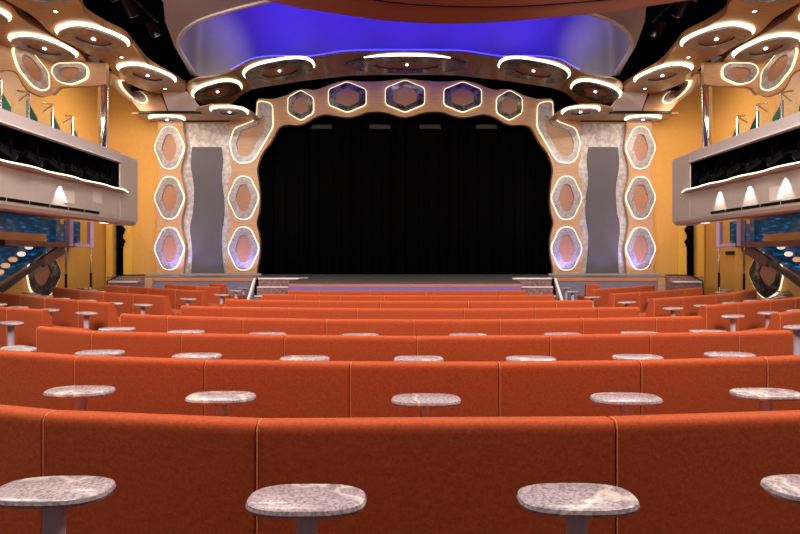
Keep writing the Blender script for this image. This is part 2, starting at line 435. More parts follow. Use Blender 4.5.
out = upL[:-1]+[(405, 78.5)]+mirror_uv(upL[:-1])[::-1]+mirror_uv(loL[1:])[::-1]+loL
arch3 = [atD(u, v, 16.3) for u, v in out]
ar = mk('proscenium_arch', *prism(arch3, (0, .17, 0)), M['wood'])
tag(ar, 'scalloped tan wood proscenium arch framing the black curtain', 'arch')

class Frame:
    def __init__(s, o, ex, ey, n):
        s.o = Vector(o); s.ex = Vector(ex).normalized(); s.ey = Vector(ey).normalized(); s.n = Vector(n).normalized()
    def __call__(s, x, y, d=0): return s.o+s.ex*x+s.ey*y+s.n*d
def hexlight(fr, pts, label, group, r=.2, ring_mat='silver_ring', k_in=(.50, .62), rim_w=.026, inner=None, lift=.065):
    """pts: 2D outline of the glowing rim in the frame's plane"""
    t = thing('hexagonal_wall_light', fr(0, 0, 0), label, 'wall light', group)
    def sc(k): return rounded([V2(p[0]*k[0], p[1]*k[1]) for p in pts], r*min(k))
    fr = Frame(fr(0, 0, .004), fr.ex, fr.ey, fr.n)
    w = max(abs(p[0]) for p in pts); h = max(abs(p[1]) for p in pts)
    k1 = ((w-rim_w)/w, (h-rim_w)/h); k2 = ((w-rim_w*1.3)/w, (h-rim_w*1.3)/h)
    o = [fr(p.x, p.y, .0) for p in sc((1, 1))]; i = [fr(p.x, p.y, .0) for p in sc(k1)]
    mk('light_rim', *ring(o, i, fr.n*lift), M['rim'], t)
    o = [fr(p.x, p.y, 0) for p in sc(k1)]; i2 = sc(k_in if isinstance(k_in, tuple) else (k_in, k_in)) if inner is None else inner
    i = [fr(p.x, p.y, 0) for p in i2]
    mk('metal_ring', *ring(o, i, fr.n*.06), M[ring_mat], t)
    mk('wood_insert', *prism([fr(p.x, p.y, 0) for p in i2], fr.n*.015), M['wood_insert'], t)
    return t
def tall_hex(w, h): return [(-w*.42, -h), (w*.42, -h), (w, -h*.12), (w, h*.12), (w*.42, h), (-w*.42, h), (-w, h*.12), (-w, -h*.12)]
def point_hex(w, h): return [(0, -h), (w, -h*.5), (w, h*.5), (0, h), (-w, h*.5), (-w, -h*.5)]
PX = 16.3/F
nm = {0: 'top', 1: 'middle', 2: 'bottom'}
for sd, s in (('left', 1), ('right', -1)):
    for i, vc in enumerate((198, 248.6)):
        c = atD(244 if s > 0 else 2*U0-244, vc, 16.3)
        hexlight(Frame(c, (1, 0, 0), (0, 0, 1), (0, -1, 0)), tall_hex(15.4*PX, 22*PX),
                 f'{("upper","lower")[i]} glowing tall hexagon on the {sd} upright of the stage arch', 'hexagonal lights on the stage uprights')
# arch hexagons
for k, (du, vc, w, h) in enumerate(((0, 96.7, 20, 16.6), (57.5, 97.6, 19.2, 15.8), (104, 105.8, 13.2, 15.6))):
    for sgn in ((1,) if k == 0 else (-1, 1)):
        c = atD(U0+sgn*du, vc, 16.3)
        nmx = ('at the crown of the stage arch', 'beside the crown of the stage arch, {} of centre', 'on the {} shoulder of the stage arch')[k].format('left' if sgn < 0 else 'right')
        hexlight(Frame(c, (1, 0, 0), (0, 0, 1), (0, -1, 0)), point_hex(w*PX, h*PX), 'glowing dark-ringed hexagon '+nmx, 'hexagonal lights on the arch', .10, 'dark_ring', .60)
# elbow lights: hexagon with a neck climbing into the arch
elbow_o = [(239, 164), (251.5, 163), (257, 157), (274, 127), (273, 104), (265, 101.5), (257.8, 101.5), (257.2, 116), (253, 121.5), (234.5, 128.5), (229.8, 143), (233, 158)]
elbow_i = [(241.5, 157), (250.5, 156), (254, 149), (264, 131), (266, 120), (265, 116), (262, 117), (261, 121), (257, 126), (242, 130.5), (236.5, 143), (238, 152)]
for sd, s in (('left', 1), ('right', -1)):
    fr = Frame(atD(405+s*(-155), 140, 16.3), (1, 0, 0), (0, 0, 1), (0, -1, 0))
    def loc(q): 
        p = atD(q[0] if s > 0 else 2*U0-q[0], q[1], 16.3); return V2(p.x-fr.o.x, p.z-fr.o.z)
    oo = rounded([loc(q) for q in elbow_o], .12); ii = rounded([loc(q) for q in elbow_i], .08)
    mid = [o+(i-o).normalized()*.028 for o, i in zip(oo, ii)]
    t = thing('elbow_wall_light', fr(0, 0), f'glowing elbow-shaped frame climbing into the arch at the {sd} corner of the curtain', 'wall light', 'elbow lights')
    mk('light_rim', *ring([fr(p.x, p.y) for p in oo], [fr(p.x, p.y) for p in mid], fr.n*.085), M['rim'], t)
    mk('metal_ring', *ring([fr(p.x, p.y) for p in mid], [fr(p.x, p.y) for p in ii], fr.n*.06), M['silver_ring'], t)
    mk('wood_insert', *prism([fr(p.x, p.y) for p in ii], fr.n*.015), M['wood'], t)
    # silver wall panel and slate grey wavy door panel
    P = lambda pts: [atD(u if s > 0 else 2*U0-u, v, 16.46) for u, v in pts]
    sil = mk('silver_panel', *prism(P([(178, 123), (233, 123), (233, 275), (178, 275)]), (0, .05, 0)), M['silver'])
    tag(sil, f'mottled silver leaf wall panel between the {sd} wood columns', 'wall panel')
    gl = [(191, 274.5), (192, 251), (190, 228), (193, 211), (194, 190), (192.5, 177), (190.6, 164), (192, 147)]
    grr = [(221, 147), (222.6, 160.5), (221, 177), (223.5, 197.6), (223.7, 216), (221, 234.6), (221.6, 255), (224, 274.5)]
    P2 = lambda pts: [atD(u if s > 0 else 2*U0-u, v, 16.4) for u, v in pts]
    gp = mk('wavy_panel', *prism(P2(sp2(gl)+sp2(grr)), (0, .06, 0)), M['grey'])
    tag(gp, f'slate grey wavy-sided panel on the silver wall {sd} of the stage', 'wall panel')
    # outer column
    ol = [(157, 274.5), (155.5, 262), (154.3, 248), (157.6, 223), (154.8, 198), (159.4, 172), (155, 147), (158, 130), (158, 122)]
    orr = [(183, 122), (183.5, 132), (185.4, 148), (180.7, 172), (185.4, 198), (181.2, 223), (185.4, 248), (184, 262), (183, 274.5)]
    P3 = lambda pts: [atD(u if s > 0 else 2*U0-u, v, 16.3) for u, v in pts]
    oc = mk('wood_column', *prism(P3(sp2(ol)+sp2(orr)), (0, .15, 0)), M['wood'])
    tag(oc, f'wavy tan wood column standing {sd} of the silver panel', 'column')
    for i, vc in enumerate((148, 198, 248.6)):
        c = atD(170.2 if s > 0 else 2*U0-170.2, vc, 16.3)
        hexlight(Frame(c, (1, 0, 0), (0, 0, 1), (0, -1, 0)), tall_hex(14.9*PX, 21.5*PX),
                 f'{nm[i]} glowing tall hexagon on the outer {sd} wood column', 'hexagonal lights on the outer columns')
    # stage-level plinth
    xs = sorted((s*atD(150, 0, 16.2).x, s*atD(262, 0, 16.2).x))
    structure(mk('baseboard_'+sd, *box(xs[0], xs[1], 16.1, 16.28, SH+.005, SH+.06), M['vault_dark']))
    # bright jambs of the side doorway and two small black speakers
    xs = sorted((s*atD(105.5, 0, 16.4).x, s*atD(112, 0, 16.4).x))
    structure(mk('trim_4' if s > 0 else 'trim_6', *box(xs[0], xs[1], 16.42, 16.52, 0, CZ+1.2), M['yellow_strip']))
    xs = sorted((s*atD(123, 0, 16.4).x, s*atD(131.5, 0, 16.4).x))
    structure(mk('trim_5' if s > 0 else 'trim_7', *box(xs[0], xs[1], 16.42, 16.52, 0, CZ+1.2), M['yellow_strip']))
    for i, vc in enumerate((230.5, 242.5)):
        c = atD(123.5 if s > 0 else 2*U0-123.5, vc, 16.4)
        t = thing('wall_spotlight', c, f'{("upper","lower")[i]} small black speaker on the {sd} doorway jamb', 'spotlight', 'doorway speakers')
        mk('can', *tube(c+Vector((0, -.22, -.03)), c+Vector((0, -.02, .03)), .075, 14), M['black'], t)
        mk('bracket', *box(c.x-.02, c.x+.02, c.y-.03, c.y+.03, c.z-.11, c.z+.11), M['black'], t)

# ------------------------------------------------------------------ ceiling lights
def oval(c, ex, ey, n, a, b, label, group, d=.10, p=2.5, glow='cove', kin=.5, N=44, plate='silver_ring'):
    ex, ey, n = Vector(ex).normalized(), Vector(ey).normalized(), Vector(n).normalized()
    c = Vector(c)
    t = thing('ceiling_light', c, label, 'ceiling light', group)
    def pts(k, dd):
        o = []
        for i in range(N):
            th = 2*math.pi*i/N; ct, s_ = math.cos(th), math.sin(th)
            x = math.copysign(abs(ct)**(2/p), ct)*a*k if isinstance(k, (int, float)) else math.copysign(abs(ct)**(2/p), ct)*(a-k[0])
            y = math.copysign(abs(s_)**(2/p), s_)*b*k if isinstance(k, (int, float)) else math.copysign(abs(s_)**(2/p), s_)*(b-k[0])
            o.append(c+ex*x+ey*y+n*dd)
        return o
    mk('glow_ring', *ring(pts((0,), .004), pts((.085,), .004), n*.035), M[glow], t)
    mk('metal_plate', *ring(pts((.045,), d-.025), pts(kin, d-.025), n*.025), M[plate], t)
    mk('recess', *ring(pts(kin+.04, .004), pts(kin, .004), n*(d-.03)), M['black'], t)
    wi = mk('wood_insert', *prism(pts(kin-.005, d*.5), n*.012), M['wood_insert'], t)
    q = c+n*(d*.5+.013)
    mk('bulb', *prism([q+ex*.035*math.cos(i*math.pi/6)+ey*.035*math.sin(i*math.pi/6) for i in range(12)], n*.015), M['bulb'], wi)
    return t
def canopyH(x):
    x = min(abs(x), 5.5); return 5.46-.78*(x/5.24)**2
def canopy_pt(u, v):
    H = 5.0
    for _ in range(40):
        D = H*F/(V0-v); X = (u-U0)/F*D; H = canopyH(X)
    return Vector((X, D, CZ+H))
# canopy over the stage front: bent wooden board
front = [(187, 89), (188, 84), (195, 79.5), (207, 77.5), (218, 76), (230, 72), (240, 66.5), (250, 61.5), (263, 59), (280, 58), (305, 58.5), (325, 56), (345, 53), (375, 52), (405, 52)]
back = [(405, 75), (380, 75), (355, 75.5), (330, 78), (306, 80.5), (280, 84.5), (258, 88), (247, 92), (238, 98), (232, 103), (215, 104), (200, 103.5), (192, 98)]
fr_ = spline([canopy_pt(u, v) for u, v in front], 3); bk_ = spline([canopy_pt(u, v) for u, v in back], 3)
left_loop = fr_+bk_
poly = fr_[:-1]+[MIR(p) for p in reversed(fr_)]+[MIR(p) for p in reversed(bk_)]+bk_[1:]
cm = bpy.data.meshes.new('stage_canopy'); bm = bmesh.new()
vv = [bm.verts.new((p.x, p.y, 0)) for p in poly]; bm.faces.new(vv)
for i in range(-24, 25):
    x = i*.24+.003
    bmesh.ops.bisect_plane(bm, geom=bm.verts[:]+bm.edges[:]+bm.faces[:], plane_co=(x, 0, 0), plane_no=(1, 0, 0), dist=1e-5)
for v in bm.verts: v.co.z = CZ+canopyH(v.co.x)
res = bmesh.ops.extrude_face_region(bm, geom=bm.faces[:])
for e in res['geom']:
    if isinstance(e, bmesh.types.BMVert): e.co.z += .045
bmesh.ops.recalc_face_normals(bm, faces=bm.faces[:])
bm.to_mesh(cm); bm.free(); cm.materials.append(M['canopy_wood'])
co = bpy.data.objects.new('stage_canopy', cm); COL.objects.link(co)
tag(co, 'curved wooden canopy with oval lights hanging in front of the stage arch', 'canopy')
# blue led line tucked behind the canopy's front edge
led = [p+Vector((0, .05, .075)) for p in fr_ if p.x > -4.6]; led = led[:-1]+[MIR(p) for p in reversed(led)]
lo = mk('led_strip', *polytube(led, .02, 6), M['blue_led']); tag(lo, 'thin blue light strip along the front edge of the stage canopy', 'light strip')

def canopy_oval(u, v, a, b, label, p=2.5, d=.10):
    c = canopy_pt(u, v); sl = -2*.78*c.x/5.24**2
    ex = Vector((1, 0, sl)).normalized(); n = ex.cross(Vector((0, 1, 0)))
    if n.z > 0: n = -n
    oval(c, ex, (0, 1, 0), n, a, b, label, 'oval lights on the canopy', d, p, plate='dark_ring')
canopy_oval(407, 62.5, 1.78, .66, 'long pointed oval light at the middle of the stage canopy', 2.1)
for sd, s in (('left', 1), ('right', -1)):
    f = lambda u: u if s > 0 else 2*U0-u+3
    canopy_oval(f(279), 68.5, .97, .70, f'oval light on the {sd} half of the stage canopy nearest its middle', 2.4)
    canopy_oval(f(217), 89.5, .68, .62, f'oval light at the {sd} end of the stage canopy', 2.4)
    # lower ledge with two ovals
    led_ = [(-7.96, 15.5), (-6.05, 15.42), (-5.8, 14.9), (-5.3, 14.62), (-4.8, 14.6), (-4.5, 14.9), (-4.4, 15.4), (-4.4, 16.28), (-7.96, 16.28)]
    lg = mk('wall_ledge', *prism([(s*x, y, CZ+4.2) for x, y in led_], (0, 0, .03)), M['rib_wood'])
    tag(lg, f'wooden ledge over the {sd} silver panel with two oval lights', 'ledge')
    oval((s*-4.98, 15.12, CZ+4.2), (1, 0, 0), (0, 1, 0), (0, 0, -1), .52, .46, f'small oval light on the inner end of the {sd} wall ledge', 'oval lights under the wall ledges', .09, 2.4)
    oval((s*-7.12, 15.95, CZ+4.2), (1, 0, 0), (0, 1, 0), (0, 0, -1), .52, .32, f'small oval light above the outer {sd} wood column', 'oval lights under the wall ledges', .09, 2.4)
    xs = sorted((s*-7.68, s*-5.9))
    structure(mk('trim_8' if s > 0 else 'trim_9', *box(xs[0], xs[1], 15.34, 15.46, CZ+4.17, CZ+4.235), M['black_gloss']))
    # pale sloped soffit panel
    q = [(-6.86, 15.06, CZ+4.66), (-6.15, 15.06, CZ+4.66), (-6.02, 15.25, CZ+4.47), (-5.9, 15.46, CZ+4.26), (-6.86, 15.46, CZ+4.26)]
    wp = mk('soffit_panel', *prism([(s*x, y, z) for x, y, z in q], (0, 0, .05)), M['lilac']); tag(wp, f'pale sloped soffit panel above the {sd} wall ledge', 'ceiling panel')
    # ribs
    H = 4.68
    inner = [(-6.0, 6.0), (-6.0, 8.5)]+[tuple(atH(u, v, H).xy) for u, v in [(78, 0), (85, 15), (105, 28), (125, 38), (135.5, 50), (150.5, 66.5), (170.6, 78), (186.5, 87.5)]]
    outer = [tuple(atH(u, v, H).xy) for u, v in [(185, 93), (166, 93.5), (151, 92), (134, 86), (119, 78), (110, 68), (102, 61), (86, 53), (72, 44.5), (62, 40), (48.5, 31), (36, 18.5), (18, 7), (5.5, 0)]]+[(-7.4, 8.4), (-7.4, 6.0)]
    pl = [(p.x, p.y) for p in spline([V2(*q) for q in inner], 4)]+[(p.x, p.y) for p in spline([V2(*q) for q in outer], 4)]
    rb = mk('ceiling_rib', *prism([(s*x, y, CZ+H) for x, y in pl], (0, 0, .16)), M['rib_wood'])
    tag(rb, f'wavy wooden ceiling rib running over the {sd} balcony front, beside the black void', 'ceiling rib', 'ceiling ribs')
    inner2 = [(-7.6, 6.0), (-7.6, 8.6)]+[tuple(atH(u, v, H).xy) for u, v in [(0, 1), (12.5, 8), (18, 15), (28, 23.5), (46, 33.5), (61, 41.5), (78, 51.5), (86, 60.5), (88, 62)]]
    outer2 = [(-8.45, 12.75), (-8.85, 12.2), (-9.25, 11.5), (-9.25, 6.0)]
    pl = [(p.x, p.y) for p in spline([V2(*q) for q in inner2], 4)]+outer2
    rb = mk('ceiling_rib', *prism([(s*x, y, CZ+H) for x, y in pl], (0, 0, .16)), M['rib_wood'])
    tag(rb, f'wooden ceiling rib over the {sd} upper gallery, outer of the two', 'ceiling rib', 'ceiling ribs')
    def rib_oval(u0, v0, u1, v1, b, label):
        p, q = atH(u0, v0, H), atH(u1, v1, H); c = (p+q)/2; e = q-p
        ey = Vector((-e.y, e.x, 0))
        c = Vector((s*c.x, c.y, c.z)); e = Vector((s*e.x, e.y, 0)); ey = Vector((s*ey.x, ey.y, 0))
        oval(c, e, ey, (0, 0, -1), e.length/2, b, label, 'oval lights on the ceiling ribs', .10, 2.6, kin=.5)
    rib_oval(62, 24, 122, 47, .60, f'large oval light on the inner {sd} ceiling rib, second from the stage')
    rib_oval(124, 63, 169, 82, .52, f'oval light on the inner {sd} ceiling rib nearest the stage')
    rib_oval(18, -21, 62, 0, .58, f'oval light on the inner {sd} ceiling rib at the top edge of the photo')
    rib_oval(17, 33, 69, 57, .50, f'oval light on the outer {sd} ceiling rib above the fascia hexagons')
    rib_oval(-50, 0, 4, 21, .50, f'oval light on the outer {sd} ceiling rib at the {sd} edge of the photo')
    # small downlights
    for (u, v, w) in ((55.5, 11, 'in the middle of the inner {} rib'), (121.5, 57, 'between the two far ovals of the inner {} rib'), (165, 88.5, 'at the stage end of the inner {} rib')):
        c = atH(u, v, H); c.x *= s
        dl = thing('downlight', c, 'tiny recessed downlight '+w.format(sd), 'downlight', 'rib downlights')
        mk('bezel', *ring([c+Vector((.05*math.cos(k*.5236), .05*math.sin(k*.5236), -.001)) for k in range(12)], [c+Vector((.034*math.cos(k*.5236), .034*math.sin(k*.5236), -.001)) for k in range(12)], (0, 0, -.012)), M['steel'], dl)
        mk('bulb', *prism([c+Vector((.034*math.cos(k*.5236), .034*math.sin(k*.5236), -.001)) for k in range(12)], (0, 0, -.008)), M['bulb'], dl)
    # gallery fascias with hexagons
    t = thing('gallery_fascia', (s*-7.9, 12.65, CZ+3.8), f'scalloped wooden fascia over the {sd} upper gallery', 'fascia')
    fy = 12.68
    A = lambda q: Vector((s*atD(q[0], 0, fy).x, fy, atD(0, q[1], fy).z))
    bot = sp2([(106, 84), (98, 85.3), (89, 86), (75, 86.2), (62, 86.8), (57, 89), (54.5, 92), (51.5, 94.2)], 4)
    pf = [A(q) for q in bot]+[A((51.5, 62.5)), A((106, 62.5))]
    mk('front_board', *prism(pf, (0, .12, 0)), M['wood'], t)
    p0, p1 = Vector((-8.40, 12.68, 0)), Vector((-9.15, 11.0, 0)); dv = (p1-p0).normalized()
    nB = Vector((-dv.y, dv.x, 0)); nB = nB if nB.y < 0 else -nB
    if nB.x < 0 and nB.y > 0: nB = -nB
    def B(q):                                       # onto the slanted board
        r = Vector(((q[0]-U0)/F, 1, (V0-q[1])/F)); k = p0.dot(nB)/r.dot(nB)
        p = r*k; return Vector((s*p.x, p.y, p.z+CZ))
    bot = sp2([(51.5, 94.2), (46, 96.3), (41, 96), (33, 93), (25, 87), (18, 74), (11, 70), (2, 70.5), (-10, 74)], 4)
    pB = [B(q) for q in bot]
    top = [Vector((p.x, p.y, CZ+4.67)) for p in (pB[-1], pB[0])]
    mk('side_board', *prism(pB+top, Vector((-s*.08, .08, 0))), M['wood'], t)
    fr = Frame(A((71, 74)), (1, 0, 0), (0, 0, 1), (0, -1, 0)); px = fy/F
    hexlight(fr, [(-s*q[0]*px if False else s*q[0]*px, q[1]*px) for q in ([(-11, 10.5), (12, 11), (18.5, 6), (18.5, -5), (2, -12), (-12, -9), (-18.5, 1), (-17, 7)][::s])],
             f'wide glowing hexagon on the front of the {sd} gallery fascia', 'fascia hexagons', .12, 'silver_ring', .55, .028)
    cB = B((31.5, 69)); exB = Vector((s*dv.x, dv.y, 0)); nS = Vector((s*nB.x, nB.y, 0))
    kk = 12.2/F
    hexlight(Frame(cB, (-exB if s > 0 else exB), (0, 0, 1), nS), [(q[0]*kk*1.2*s, q[1]*kk*.97) for q in ([(-14, 20), (-3, 20), (13, 2), (14, -16), (8, -21), (0, -19), (-12, -4), (-16, 12)][::s])],
             f'tall slanted glowing hexagon on the side of the {sd} gallery fascia', 'fascia hexagons', .12, 'silver', .58, .028)
    # hanging fascia at the stage end of the inner rib
    q0, q1 = atD(112, 0, 12.95), atD(131, 0, 15.38)
    def G(u, v, off=0):
        if u >= 131: p = atD(u, v, 15.38)+Vector((0, -off, 0))
        else:
            dd = (q1-q0).xy; nn = V2(dd.y, -dd.x).normalized()
            k = q0.xy.dot(nn)/V2((u-U0)/F, 1).dot(nn); p = atD(u, v, k)+Vector((nn.x*off, nn.y*off, 0))
        return Vector((s*p.x, p.y, p.z))
    bot = sp2([(112, 85), (116.5, 89), (122, 95), (131, 101), (135, 105), (138.5, 109), (142, 111), (150, 111), (166.5, 111)], 4)
    tp = []
    for u, v in bot:
        vt = 74 if u < 113 else 74+(u-113)*.43 if u < 150 else 90+(u-150)*.12
        if u > 160: vt = 92+(u-160)*2.5
        tp.append((u, min(vt, v-.6)))
    k = len(bot); vs = [G(u, v) for u, v in bot]+[G(u, v) for u, v in tp]+[G(u, v, -.05) for u, v in bot]+[G(u, v, -.05) for u, v in tp]
    fs = []
    for i in range(k-1):
        fs += [(i, i+1, k+i+1, k+i), (2*k+i, 2*k+i+1, 3*k+i+1, 3*k+i), (i, i+1, 2*k+i+1, 2*k+i), (k+i, k+i+1, 3*k+i+1, 3*k+i)]
    fs += [(0, k, 3*k, 2*k), (k-1, 2*k-1, 4*k-1, 3*k-1)]
    hf = mk('hanging_fascia', vs, fs, M['wood']); tag(hf, f'wavy wooden fascia hanging at the stage end of the inner {sd} ceiling rib', 'fascia')
    ho = rounded([V2(*q) for q in [(116.5, 79), (119, 87), (126.5, 95), (138, 103), (146, 104.5), (149, 101), (146, 95), (136, 88.5), (126, 81)]], 4)
    cen = sum(ho, V2(0, 0))/len(ho)
    t = thing('hexagonal_wall_light', G(cen.x, cen.y, .03), f'elongated glowing hexagon on the hanging fascia, {sd} side', 'wall light', 'fascia hexagons')
    def RG(k0, k1, o0, o1, nm_, m_):
        n_ = len(ho); P_ = lambda kk, oo: [G(*(cen+(p-cen)*kk), oo) for p in ho]
        vs = P_(k0, o0)+P_(k1, o0)+P_(k0, o1)+P_(k1, o1); fs = []
        for i in range(n_):
            j = (i+1) % n_
            fs += [(i, j, n_+j, n_+i), (2*n_+i, 2*n_+j, 3*n_+j, 3*n_+i), (i, j, 2*n_+j, 2*n_+i), (n_+i, n_+j, 3*n_+j, 3*n_+i)]
        mk(nm_, vs, fs, m_, t)
    RG(1.0, .95, .01, .08, 'light_rim', M['rim']); RG(.95, .52, .01, .06, 'metal_ring', M['silver'])
    RG(.52, .02, .005, .02, 'wood_insert', M['wood_insert'])

# ------------------------------------------------------------------ balconies
BX = 6.5
for sd, s in (('left', -1), ('right', 1)):
    bal = thing('balcony', (s*BX, 9, CZ+.78), f'pearl grey balcony front with a black lighting slot along the {sd} side', 'balcony')
    def sec(prof, y0, y1):               # profile (outward offset, height) extruded along y
        return prism([(s*(BX+o), y0, CZ+h) for o, h in prof], (0, y1-y0, 0))
    YE = 13.0; YS = 12.15; Y0 = 3.0
    mk('parapet', *sec([(0, 2.41), (.0, 2.20), (-.04, 2.19), (-.04, 2.165), (.06, 2.165), (.10, 2.41)], Y0, YS), M['lilac'], bal)
    mk('parapet_lip', *sec([(-.045, 2.195), (-.05, 2.175), (-.04, 2.165), (-.02, 2.165), (-.02, 2.195)], Y0, YS), M['nosing'], bal)
    mk('slot_back', *sec([(.55, 2.41), (.55, 1.3), (.62, 1.3), (.62, 2.41)], Y0, YE-.02), M['black'], bal)
    mk('slot_top', *sec([(.06, 2.24), (.55, 2.24), (.55, 2.2), (.06, 2.2)], Y0, YS), M['black'], bal)
    mk('slot_floor', *sec([(.08, 1.54), (.55, 1.54), (.55, 1.48), (.08, 1.48)], Y0, YS), M['black'], bal)
    lf = [(0, 1.52), (0, .98), (.01, .88), (.05, .81), (.12, .78), (.2, .79), (.2, 1.52)]
    mk('lower_fascia', *sec(lf, Y0, YS), M['balcony'], bal)
    ep = [(0, 2.41), (0, .98), (.01, .88), (.05, .81), (.12, .78), (.5, .79), (.5, 2.41)]
    mk('end_panel', *sec(ep, YS, YE), M['balcony'], bal, bevel=.05, segs=4)
    mk('slot_shade', *box(min(s*(BX+.015), s*(BX+.549)), max(s*(BX+.015), s*(BX+.549)), YS-.02, YS-.005, CZ+1.52, CZ+2.2), M['black'], bal)
    mk('soffit', *sec([(.2, .95), (WX-BX, 1.02), (WX-BX, 1.12), (.2, 1.12)], Y0, 12.95), M['soffit_wood'], bal)
    mk('deck', *sec([(.62, 1.75), (WX-BX, 1.75), (WX-BX, 1.9), (.62, 1.9)], Y0, 12.95), M['soffit_wood'], bal)
    mk('deck_end', *sec([(.5, .9), (WX-BX, .98), (WX-BX, 1.9), (.5, 1.9)], 12.95, 12.99), M['yellow'], bal)
    # bulging light ledge
    lm = [8.0, 10.04, 12.4] if s < 0 else [8.0, 10.04, 12.5]
    pts = []
    for i in range(61):
        y = Y0+(12.5-Y0)*i/60
        w = .15+.07*math.cos((y-10.04)*2*math.pi/1.05*.5)**2
        if y > 11.9: w *= max(0.02, (12.5-y)/.6)
        pts.append((y, w))
    vs = []; fs = []
    for y, w in pts:
        for o, h in ((.0, 1.50), (-w, 1.525), (-w, 1.54), (0, 1.55)): vs.append(Vector((s*(BX+o), y, CZ+h)))
    for i in range(60):
        for k in range(4): fs.append((i*4+k, i*4+(k+1) % 4, i*4+4+(k+1) % 4, i*4+4+k))
    fs += [(0, 1, 2, 3), (240, 241, 242, 243)]
    ll = mk('light_ledge', vs, fs, M['balcony'], bal)
    vs = []; fs = []
    for y, w in pts:
        for o, h in ((-w-.002, 1.528), (-w-.015, 1.53), (-w-.015, 1.548), (-w-.002, 1.552)): vs.append(Vector((s*(BX+o), y, CZ+h)))
    for i in range(60):
        for k in range(4): fs.append((i*4+k, i*4+(k+1) % 4, i*4+4+(k+1) % 4, i*4+4+k))
    fs += [(0, 1, 2, 3), (240, 241, 242, 243)]
    mk('light_strip', vs, fs, M['ledge_glow'], ll)
    y = 5.0
    while y < 11.3:
        mk('vent', *box(min(s*(BX-.006), s*(BX+.004)), max(s*(BX-.006), s*(BX+.004)), y, y+.50, CZ+.93, CZ+.985), M['black_gloss'], bal)
        y += .53
    for u in ((69, 97) if s < 0 else (34,)):
        c = atX(u, 195.5 if u != 34 else 191.5, -BX)
        w = .16; h = .085
        mk('access_hatch', *box(min(s*(BX-.008), s*BX+.004), max(s*(BX-.008), s*BX+.004), c.y-w, c.y+w, c.z-h-.07, c.z+h), M['sign'], bal)
    # lighting bar and spotlights in the slot
    bar = mk('lighting_bar', *tube((s*(BX+.22), 4, CZ+1.84), (s*(BX+.22), 12.1, CZ+1.84), .024, 10), M['black_gloss'], smooth=True)
    tag(bar, f'black pipe for stage lights inside the {sd} balcony slot', 'pipe')
    ys = [6.9, 7.6, 8.3, 8.95, 9.6, 10.2, 10.8, 11.35, 11.85]
    ordw = ['ninth', 'eighth', 'seventh', 'sixth', 'fifth', 'fourth', 'third', 'second', 'first']
    proto = None
    for i, y in enumerate(ys):
        lab = f'black stage spotlight in the {sd} balcony slot, {ordw[i]} from the stage'
        c = Vector((s*(BX+.22), y, CZ+1.84))
        if proto is None:
            proto = thing('stage_spotlight', c, lab, 'stage light', f'stage lights in the {sd} balcony slot')
            dn = Vector((-s*.05, .25, -.12)).normalized(); cc = c+Vector((0, 0, -.05))
            cn = mk('can', *tube(cc-dn*.16, cc+dn*.16, .085, 16, .10), M['black_gloss'], proto)
            mk('lens', *tube(cc+dn*.158, cc+dn*.175, .085, 16, .085), M['steel'], cn)
            mk('yoke', *join(box(c.x-.115, c.x-.10, y-.02, y+.02, c.z-.06, c.z+.16), box(c.x+.10, c.x+.115, y-.02, y+.02, c.z-.06, c.z+.16), box(c.x-.115, c.x+.115, y-.02, y+.02, c.z+.15, c.z+.17)), M['black'], proto)
            mk('clamp', *box(c.x-.03, c.x+.03, y-.03, y+.03, c.z+.17, c.z+.32), M['black'], proto)
        else:
            r = proto.copy(); COL.objects.link(r); r.location = c; r['label'] = lab
            for ch in list(proto.children):
                d = ch.copy(); COL.objects.link(d); d.parent = r
                for g in list(ch.children):
                    e = g.copy(); COL.objects.link(e); e.parent = d
    # chrome column on the gallery
    cl = lathe((s*7.28, 12.85, CZ+1.9), [(.13, 0), (.13, .04), (.105, .05), (.105, 2.2), (.13, 2.22), (.13, 2.28)], 28)
    co = mk('chrome_column', *cl, M['chrome'], smooth=True); tag(co, f'mirror chrome column standing on the {sd} upper gallery', 'column')
    # gallery balustrades
    GX = s*7.7
    for i, (y, h, ln, lab) in enumerate(((12.3, 1.10, .55, 'nearest the chrome column'), (11.6, 1.17, .6, 'second from the chrome column'), (10.85, 1.19, .65, 'third from the chrome column'), (10.1, 1.22, .65, 'at the edge of the photo'))):
        zb = CZ+1.9; zt = CZ+2.15+h
        t = thing('glass_balustrade', (GX, y, zb), f'green-edged glass balustrade with steel rail on the {sd} gallery, {lab}', 'balustrade', f'balustrades on the {sd} gallery')
        mk('glass_panel', *prism([(GX, y-ln*.5, zb), (GX, y+ln*.5, zb), (GX, y+ln*.5, zt-.30), (GX, y-ln*.2, zt-.06), (GX, y-ln*.5, zt-.06)], (s*.012, 0, 0)), M['glass'], t)
        mk('glass_edge', *prism([(GX, y+ln*.02, zb), (GX, y+ln*.5, zb), (GX, y+ln*.5, zt-.42), (GX, y+ln*.02, zt-.12)], (s*.02, 0, 0)), M['green_glass'], t)
        mk('post', *tube((GX-s*.04, y, zb), (GX-s*.04, y, zt+.02), .018, 10), M['chrome'], t)
        mk('handrail', *polytube([(GX-s*.04, y-ln*.55, zt-.04), (GX-s*.04, y, zt+.02), (GX+s*.3, y+ln*.3, zt-.08)], .02, 8), M['chrome'], t)
    # lounge seen beneath the balcony
    X = -9.22
    win = [(-50, 224), (67, 224), (67, 244), (52, 249), (0, 283), (-50, 317)]
    pw = [atX(u, v, X) for u, v in win]
    structure(mk('window_1' if s < 0 else 'window_2', *prism([(-s*p.x, p.y, p.z) for p in pw], (s*.04, 0, 0)), M['teal']))
    a, b = atX(-60, 331, -8.95), atX(41, 259, -8.95); c2 = atX(66, 243.5, -8.95)
    hr = thing('stair_balustrade', (-s*-8.95 if s < 0 else 8.95, 11, 0), f'sloping dark stair balustrade under the {sd} balcony', 'stair rail')
    hr.location.x = s*8.95
